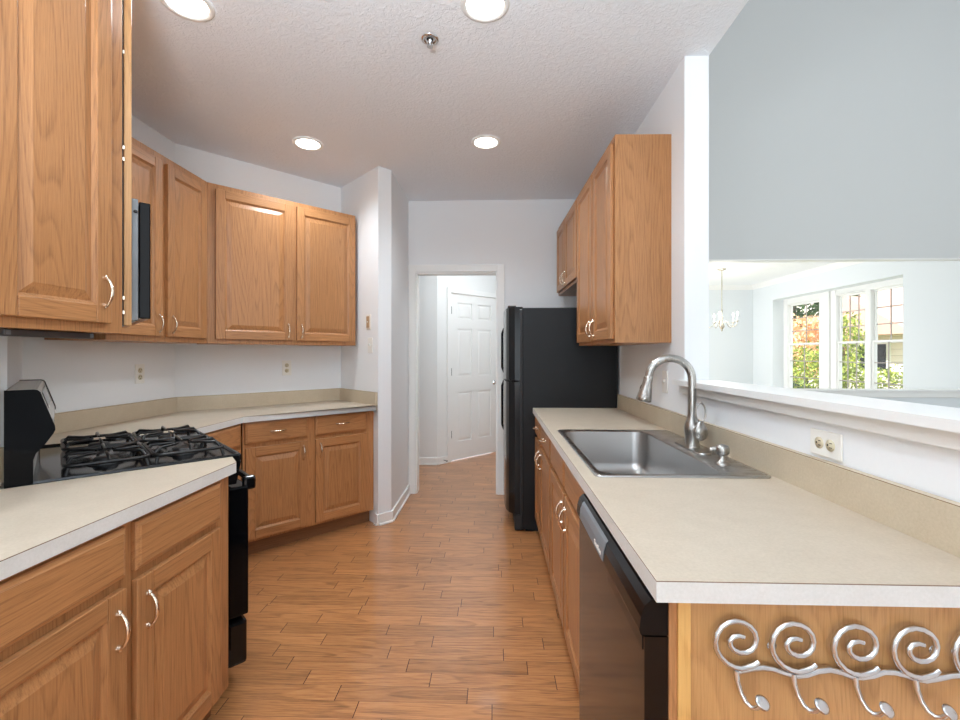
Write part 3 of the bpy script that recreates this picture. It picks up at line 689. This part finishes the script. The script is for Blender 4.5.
MB().lathe([(.011, .030), (.020, .036), (.023, .042), (.023, .058), (.019, .066), (.008, .070), (0, .071)], 24).tube([(0, 0, .052), (-.03, .004, .054), (-.040, .006, .050)], [.008, .0075, .006], 10).build('pump_head', NICKEL, c)

# ---------------------------------------------------------------- dishwasher
c = thing('dishwasher', 'black dishwasher under the near end of the right counter', 'dishwasher', (0, 0, 0))
MB().box(.320, .88, .834, 1.436, .10, .868).build('body', BLACKM, c)
prof = [(.310, .10), (.272, .10), (.268, .108), (.268, .800), (.310, .800)]
My = Matrix(((1, 0, 0, 0), (0, 0, 1, 0), (0, 1, 0, 0), (0, 0, 0, 1)))
d = MB().prism(prof, .815, 1.430, M=My).build('door', plain('black_satin_door', srgb(22, 16, 14), .12, 0, 0, 100, .02, 0, .32), c)
MB().prism([(.312, .803), (.262, .803), (.259, .812), (.262, .835), (.268, .855), (.280, .866), (.312, .868)], .815, 1.430, M=My).build('control_panel', BLACK, c)
MB().prism([(.268, .809), (.2575, .811), (.2600, .836), (.266, .854), (.272, .860)], 1.085, 1.375, M=My).build('control_display', GREYP, c)
mk = MB()
for i in range(6): mk.box(.2572 + .0006 * i * 0, .2590, 1.165 - i * .012, 1.172 - i * .012, .817, .829 if i in (0, 3) else .825)
mk.build('badge', WHITEP, c)
MB().box(.2665, .269, .822, 1.07, .772, .798, .001).build('handle_recess', BLACKG, c)
MB().box(.375, .385, .834, 1.436, .0, .10).build('kick_panel', BLACKM, c)

# ---------------------------------------------------------------- refrigerator (faces -x)
FY0, FY1 = 3.312, 4.075
c = thing('refrigerator', 'black top-freezer refrigerator at the end of the right counter', 'refrigerator', (0, 0, 0))
MB().box(.205, .895, FY0 + .002, FY1, .018, 1.646, .006).build('body', BLACKT, c)
MB().box(.185, .205, FY0 + .012, FY1 - .01, .06, 1.63).build('gasket', BLACKM, c)
def fdoor(z0, z1, name, lab=None):
    n = 14; pts = [(.187, FY0), (.187, FY1)]
    for i in range(n + 1):
        a = i / n; y = FY1 + (FY0 - FY1) * a; s_ = 1 - (2 * a - 1) ** 8; pts.append((.150 - .052 * s_ - .022 * (1 - (2 * a - 1) ** 2), y))
    mb = MB().prism(pts, z0, z1)
    return mb.build(name, BLACK, c)
fd = fdoor(1.115, 1.650, 'freezer_door'); rd = fdoor(.13, 1.100, 'refrigerator_door')
for p_, z0, z1 in ((fd, 1.13, 1.55), (rd, .62, 1.085)):
    MB().tube([(.125, FY1 - .05, z0), (.085, FY1 - .045, z0 + .02), (.070, FY1 - .045, z0 + .06), (.070, FY1 - .045, z1 - .06), (.085, FY1 - .045, z1 - .02), (.125, FY1 - .05, z1)], .011, 10).build('handle', BLACK, p_)
MB().box(.10, .16, FY0 + .03, FY0 + .10, 1.652, 1.664, .003).box(.16, .21, FY0 + .03, FY0 + .07, 1.641, 1.656, .003).build('hinge_cover', BLACKM, c)
MB().prism([(.150, FY0 + .01), (.215, FY0 + .01), (.215, FY1 - .01), (.150, FY1 - .01)], .012, .12).build('base_grille', BLACKM, c)
MB().box(.23, .86, FY0 + .03, FY1 - .03, 0, .018).build('feet', BLACKM, c)

# ---------------------------------------------------------------- range on the slanted wall
u0, u1 = 1.912, 2.670
RW = u1 - u0
def kd(k): return -(k - KW) / R2 - 0    # local y of a plane x + y = k (wall at 0, room at negative y)
c = thing('gas_range', 'black gas range set slantwise between the two left countertops', 'range', PU(KW, u0), math.radians(135))
FRT = kd(.742)     # local y of the cooktop front
MB().box(.001, RW - .001, FRT + .055, -.004, .035, .895, .003).build('body', BLACKT, c)
tp = MB(); loops(tp, [[(p[0], p[1], z) for p in rrect(i, RW - i, FRT + i, -.015 - i, .012)] for i, z in ((0, .893), (0, .914), (.004, .920), (.012, .920), (.020, .912), (.03, .911))], 0, False, True)
tp.build('cooktop', BLACK, c)
MB().box(.05, RW - .05, FRT + .09, -.035, .9112, .9125).build('cooktop_well', BLACKG, c)
for fx in (.06, RW - .06):
    for fy in (FRT + .12, -.06): MB().lathe([(.018, 0), (.018, .035)], 12, c=(fx, fy, 0)).build('foot', BLACKM, c)
# oven door, handle, drawer, control panel with knobs
dz = MB().box(.004, RW - .004, FRT - .026, FRT + .050, .285, .790, .008).build('oven_door', BLACKG, c)
MB().tube([(.03, FRT - .047, .798), (RW - .03, FRT - .047, .798)], .013, 12).box(.012, .045, FRT - .056, FRT - .010, .768, .822, .010).box(RW - .045, RW - .012, FRT - .056, FRT - .010, .768, .822, .010).build('handle', BLACK, dz)
MB().box(.004, RW - .004, FRT - .022, FRT + .052, .095, .268, .014).build('drawer', BLACK, c)
MB().prism([(FRT + .002, .890), (FRT + .055, .890), (FRT + .055, .805), (FRT + .020, .805)], .002, RW - .002, M=Matrix(((0, 0, 1, 0), (1, 0, 0, 0), (0, 1, 0, 0), (0, 0, 0, 1)))).build('front_panel', BLACK, c)
for i in range(5):
    kx = .10 + i * (RW - .2) / 4
    if i == 2: continue
    MB().lathe([(.020, 0), (.018, .014), (.010, .020), (0, .020)], 18, M=Matrix.Translation((kx, FRT + .010, .850)) @ Matrix.Rotation(PI / 2, 4, 'X')).build('knob', BLACKM, c)
# backguard: black glass end caps round a leaning control face
bgp = [(-.003, .895), (-.003, 1.199), (-.066, 1.199), (-.074, 1.197), (-.080, 1.190), (-.112, 1.085), (-.113, 1.072), (-.108, 1.060), (-.090, 1.030), (-.070, 1.005), (-.064, .985), (-.064, .895)]
MX = Matrix(((0, 0, 1, 0), (1, 0, 0, 0), (0, 1, 0, 0), (0, 0, 0, 1)))
b_ = MB().prism([(y + (.003 if y < -.03 else 0), z - .003) for y, z in bgp], .010, RW - .010, M=MX).build('backguard', plain('grey_enamel_panel', srgb(176, 172, 168), .2), c)
MB().prism(bgp, .0, .010, M=MX).build('end_cap', BLACKG, b_); MB().prism(bgp, RW - .010, RW, M=MX).build('end_cap', BLACKG, b_)
MB().prism([(-.0975, 1.125), (-.082, 1.178), (-.078, 1.178), (-.092, 1.125)], .18, .58, M=MX).build('clock_panel', BLACKG, b_)
# burners and grates
for gx in (.205, RW - .205):
    for gy in (FRT + .158, -.245):
        MB().lathe([(.052, .9125), (.052, .918), (.036, .922), (.036, .930), (.031, .935), (.0, .936)], 24, c=(gx, gy, 0)).build('burner', BLACKM, c)
        g = MB(); hw, hd_ = .150, .112; zg = .957
        g.tube([(p[0] + gx, p[1] + gy, .943) for p in rrect(-hw, hw, -hd_, hd_, .03, 4)], .0062, 8, closed=True)
        for q in range(8):
            a = PI / 4 * q + PI / 8 * 0; ex, ey = math.cos(a), math.sin(a)
            m_ = min(hw / abs(ex) if abs(ex) > .01 else 9, hd_ / abs(ey) if abs(ey) > .01 else 9)
            if q % 2: m_ *= .93
            g.tube([(gx + ex * m_, gy + ey * m_, .943), (gx + ex * m_ * .9, gy + ey * m_ * .9, zg + .002), (gx + ex * .030, gy + ey * .030, zg)], [.0062, .0058, .0045], 6)
        for ex in (-1, 1):
            for ey in (-1, 1): g.tube([(gx + ex * (hw - .012), gy + ey * (hd_ - .012), .943), (gx + ex * (hw - .004), gy + ey * (hd_ - .004), .9125)], [.006, .0065], 6)
        g.build('grate', IRON, c)

# ---------------------------------------------------------------- microwave
c = thing('microwave', 'black over-the-range microwave between wall cabinets, seen from its side', 'microwave', PU(KW, 1.997), math.radians(135))
mf = kd(.348); MWW = .756
MB().box(0, MWW, mf + .036, -.003, 1.425, 1.855, .002).build('body', GREYP, c)
md = MB().box(0, MWW - .16, mf, mf + .034, 1.432, 1.848, .004).build('door', BLACKG, c)
MB().box(MWW - .158, MWW, mf, mf + .034, 1.432, 1.848, .004).build('control_panel', BLACK, c)
MB().tube([(MWW - .185, mf, 1.48), (MWW - .185, mf - .03, 1.50), (MWW - .185, mf - .03, 1.78), (MWW - .185, mf, 1.80)], .009, 8).build('handle', BLACK, md)
MB().lathe([(.006, 0), (.006, .003), (0, .003)], 12, M=Matrix.Translation((0, mf + .044, 1.81)) @ Matrix.Rotation(-PI / 2, 4, 'Y')).build('screw', BLACKM, c)
c = thing('under_cabinet_light', 'dark grey slim fixture under the nearest wall cabinet', 'light', (-1.30, 0, 0))
MB().box(-.05, .0, 1.155, 1.425, 1.355, 1.374, .003).build('housing', DGREY, c)
for y_ in (1.165, 1.415): MB().box(.0, .001, y_ - .006, y_ + .006, 1.358, 1.371).build('end_cap', GREYP, c)

# ---------------------------------------------------------------- coat hook rack on the end panel
HK = .565
c = thing('hook_rack', 'silver scrollwork coat hook rack fixed to the oak end panel', 'coat rack', (0, .8115, 0))
wave = [(.420, .750), (.432, .753), (.449, .757), (.467, .759), (.484, .757), (.502, .751), (.523, .746), (.542, .748), (.56, .755), (.581, .758), (.601, .754), (.618, .747), (.635, .746), (.653, .749), (.672, .756), (.689, .756), (.707, .752), (.724, .746), (.742, .743), (.764, .747), (.784, .752), (.801, .754), (.821, .75), (.841, .744), (.861, .744)]
MB().tube([(x, -.010, z) for x, z in wave], .0054, 10).build('wavy_bar', SILVER, c)
spiral = [(71, -53), (57, -65), (38, -72), (15, -78), (-9, -73), (-33, -60), (-53, -38), (-65, -15), (-68, 10), (-62, 36), (-48, 58), (-28, 72), (-4, 78), (21, 74), (43, 62), (58, 44), (64, 22), (60, 0), (48, -16), (30, -25), (10, -26), (-9, -17), (-20, -2), (-21, 14), (-11, 26), (7, 30), (25, 25)]
for i, (cx, cz) in enumerate(((.421, .800), (.518, .797), (.623, .794), (.724, .792), (.826, .789))):
    sc = (.53 + .006 * i) / 1000
    path = [(cx + a * sc, -.013, cz + b2 * sc) for a, b2 in spiral]
    rr = [.0049] * len(path); rr[0] = .0043; rr[-1] = .004; rr[-2] = .0045
    MB().tube(path, rr, 10).build('scroll', SILVER, c)
    h0 = (cx, -.012, cz - .046)
    hk = [(0, 0, 0), (.001, .002, -.016), (.005, .006, -.034), (.010, .012, -.045), (.016, .018, -.050), (.0215, .025, -.045), (.024, .030, -.036)]
    MB().tube([(h0[0] + a, h0[1] - d_, h0[2] + b2) for a, d_, b2 in hk], [.0052, .0046, .0044, .0044, .0042, .0040, .0032], 10).build('hook', SILVER, c)
    MB().lathe([(0, -.002), (.010, -.001), (.0140, .001), (.010, .003), (0, .004)], 16, M=Matrix.Translation((h0[0] + .026, h0[1] - .032, h0[2] - .031)) @ Matrix.Rotation(math.radians(24), 4, 'Y') @ Matrix.Rotation(math.radians(52), 4, 'X') @ Matrix.Diagonal((1, .80, 1, 1))).build('hook_tip', SILVER, c)
for x_, z_ in ((.489, .791), (.766, .789)):
    MB().lathe([(.0085, 0), (.0085, .001), (.006, .001), (.006, .004), (.003, .006), (0, .006)], 14, M=Matrix.Translation((x_, 0, z_)) @ Matrix.Rotation(PI / 2, 4, 'X')).build('screw', SILVER, c)

# ---------------------------------------------------------------- plates on the walls: local x along the wall, -y out
def outlet(name, label, loc, rz, horizontal=False, kind='duplex', m=None, s=1, group=None):
    t_ = thing(name, label, 'light switch' if kind == 'switch' else ('outlet' if kind == 'duplex' else 'wall plate'), loc, rz, group)
    Mh = Matrix.Rotation(PI / 2, 4, 'Y') if horizontal else Matrix.Identity(4)
    MB().box(-.036 * s, .036 * s, -.006, -.0005, -.059 * s, .059 * s, .003, 0, Mh).build('plate', m or WHITEP, t_)
    if kind == 'duplex':
        for z_ in (-.021, .021):
            r_ = MB().lathe([(.016, 0), (.016, .002), (.0, .002)], 20, M=Mh @ Matrix.Translation((0, -.006, z_)) @ Matrix.Rotation(PI / 2, 4, 'X')).build('receptacle', plain('ivory_receptacle', srgb(214, 204, 176), .4), t_)
            MB().box(-.007, -.005, -.0088, -.0080, z_ - .001, z_ + .008, 0, 0, Mh).box(.005, .007, -.0088, -.0080, z_ - .001, z_ + .008, 0, 0, Mh).box(-.002, .002, -.0088, -.0080, z_ - .010, z_ - .006, 0, 0, Mh).build('slot', DARKH, r_)
    elif kind == 'switch':
        MB().box(-.005, .005, -.016, -.006, -.004, .012, .002, 0, Mh).build('toggle', WHITEP, t_)
    else:
        MB().box(-.022, .022, -.012, -.006, -.045, .045, .003, 0, Mh).build('cover', TAN, t_)
        MB().lathe([(.006, 0), (.005, .003), (0, .003)], 10, M=Matrix.Translation((0, -.012, .0)) @ Matrix.Rotation(PI / 2, 4, 'X')).build('button', WHITEP, t_)
    return t_
outlet('wall_outlet', 'white wall outlet between range and left corner, above the backsplash', (XL, 2.69, 1.185), PI / 2)
outlet('wall_outlet', 'white wall outlet under the corner wall cabinet', ((-1.647 - .0), 3.524, 1.196), PI / 4)
outlet('wall_outlet', 'white sideways double outlet on the low wall right of the faucet', (XW, 1.270, 1.058), -PI / 2, True)
outlet('light_switch', 'white light switch on the right wall behind the faucet', (XW, 2.44, 1.158), -PI / 2, False, 'switch')
outlet('light_switch', 'white light switch at the far left edge of the near wall', (XN, 1.335, 1.235), PI / 2, False, 'switch')
outlet('light_switch', 'white light switch on the projecting corner beside the counter', (-.967, 3.493, 1.375), -PI / 4, False, 'switch')
outlet('intercom_plate', 'small tan wall unit above the switch on the projecting corner', (-.985, 3.511, 1.558), -PI / 4, False, 'box')

# ---------------------------------------------------------------- ceiling fixtures
for i, (x_, y_, lab) in enumerate(((-1.269, 3.031, 'round recessed ceiling light over the far left corner cabinets'), (-.057, 3.048, 'round recessed ceiling light in the middle before the doorway'),
                                 (-.038, 1.845, 'round recessed ceiling light cut by the top edge near the sprinkler'), (-1.255, 1.802, 'round recessed ceiling light cut by the top edge above the range'))):
    t_ = thing('recessed_light', lab, 'ceiling light', (x_, y_, H), 0, 'recessed ceiling lights')
    MB().lathe([(.100, -.001), (.100, -.005), (.090, -.009), (.078, -.007), (.076, -.002)], 36, caps=False).build('trim_ring', TRIM, t_)
    MB().lathe([(.077, -.0035), (.04, -.006), (0, -.007)], 36, caps=False).build('lens', LENS, t_)
    light('recessed_lamp', 'SPOT', (x_, y_, H - .03), (0, 0, 0), 29, (.82, .925, 1), spot_size=math.radians(150), spot_blend=.8, shadow_soft_size=.07)
t_ = thing('sprinkler_head', 'white and chrome fire sprinkler head on the ceiling', 'sprinkler', (-.293, 2.043, H))
MB().lathe([(.040, -.0005), (.040, -.003), (.030, -.007), (.022, -.004), (.022, -.001)], 28, caps=False).build('escutcheon', SILVER, t_)
MB().lathe([(.016, -.002), (.0, -.0021)], 20, caps=False).build('recess', DARKH, t_)
MB().lathe([(.010, -.001), (.010, -.012), (.005, -.016), (.004, -.030)], 14).tube([(-.010, 0, -.012), (-.012, 0, -.024), (0, 0, -.034), (.012, 0, -.024), (.010, 0, -.012)], .0022, 6).lathe([(.014, -.034), (.014, -.036)], 16).build('nozzle', SILVER, t_)

# ---------------------------------------------------------------- chandelier
c = thing('chandelier', 'brass five-arm candle chandelier hanging in the dining room', 'chandelier', (3.83, 7.72, H))
MB().lathe([(.07, 0), (.065, -.012), (.02, -.03), (.006, -.035)], 24).build('canopy', BRASS, c)
MB().tube([(0, 0, -.03), (0, 0, -.70)], .009, 8).build('chain', BRASS, c)
MB().lathe([(.006, -.66), (.015, -.70), (.010, -.74), (.012, -.80), (.022, -.83), (.014, -.87), (.018, -.91), (.040, -.945), (.045, -.97), (.028, -1.0), (.010, -1.02), (.014, -1.04), (.0, -1.055)], 18).build('column', BRASS, c)
for i in range(5):
    a = 2 * PI * i / 5 + .35; ca, sa = math.cos(a), math.sin(a)
    ar = MB().tube([(r_ * ca, r_ * sa, z_) for r_, z_ in ((.02, -.92), (.06, -.885), (.10, -.90), (.14, -.96), (.19, -.985), (.235, -.955), (.25, -.90))], .006, 8)
    ar.lathe([(.004, -.90), (.028, -.895), (.030, -.888), (.012, -.885)], 14, c=(.25 * ca, .25 * sa, 0))
    am = ar.build('arm', BRASS, c)
    MB().lathe([(.010, -.887), (.010, -.80)], 12, c=(.25 * ca, .25 * sa, 0)).build('candle', WHITEP, am)
    MB().lathe([(.004, -.80), (.013, -.785), (.012, -.765), (.004, -.74), (0, -.735)], 12, c=(.25 * ca, .25 * sa, 0)).build('bulb', FLAME, am)
light('chandelier_glow', 'POINT', (3.83, 7.72, 1.98), (0, 0, 0), 8, (1, .93, .82), shadow_soft_size=.2)
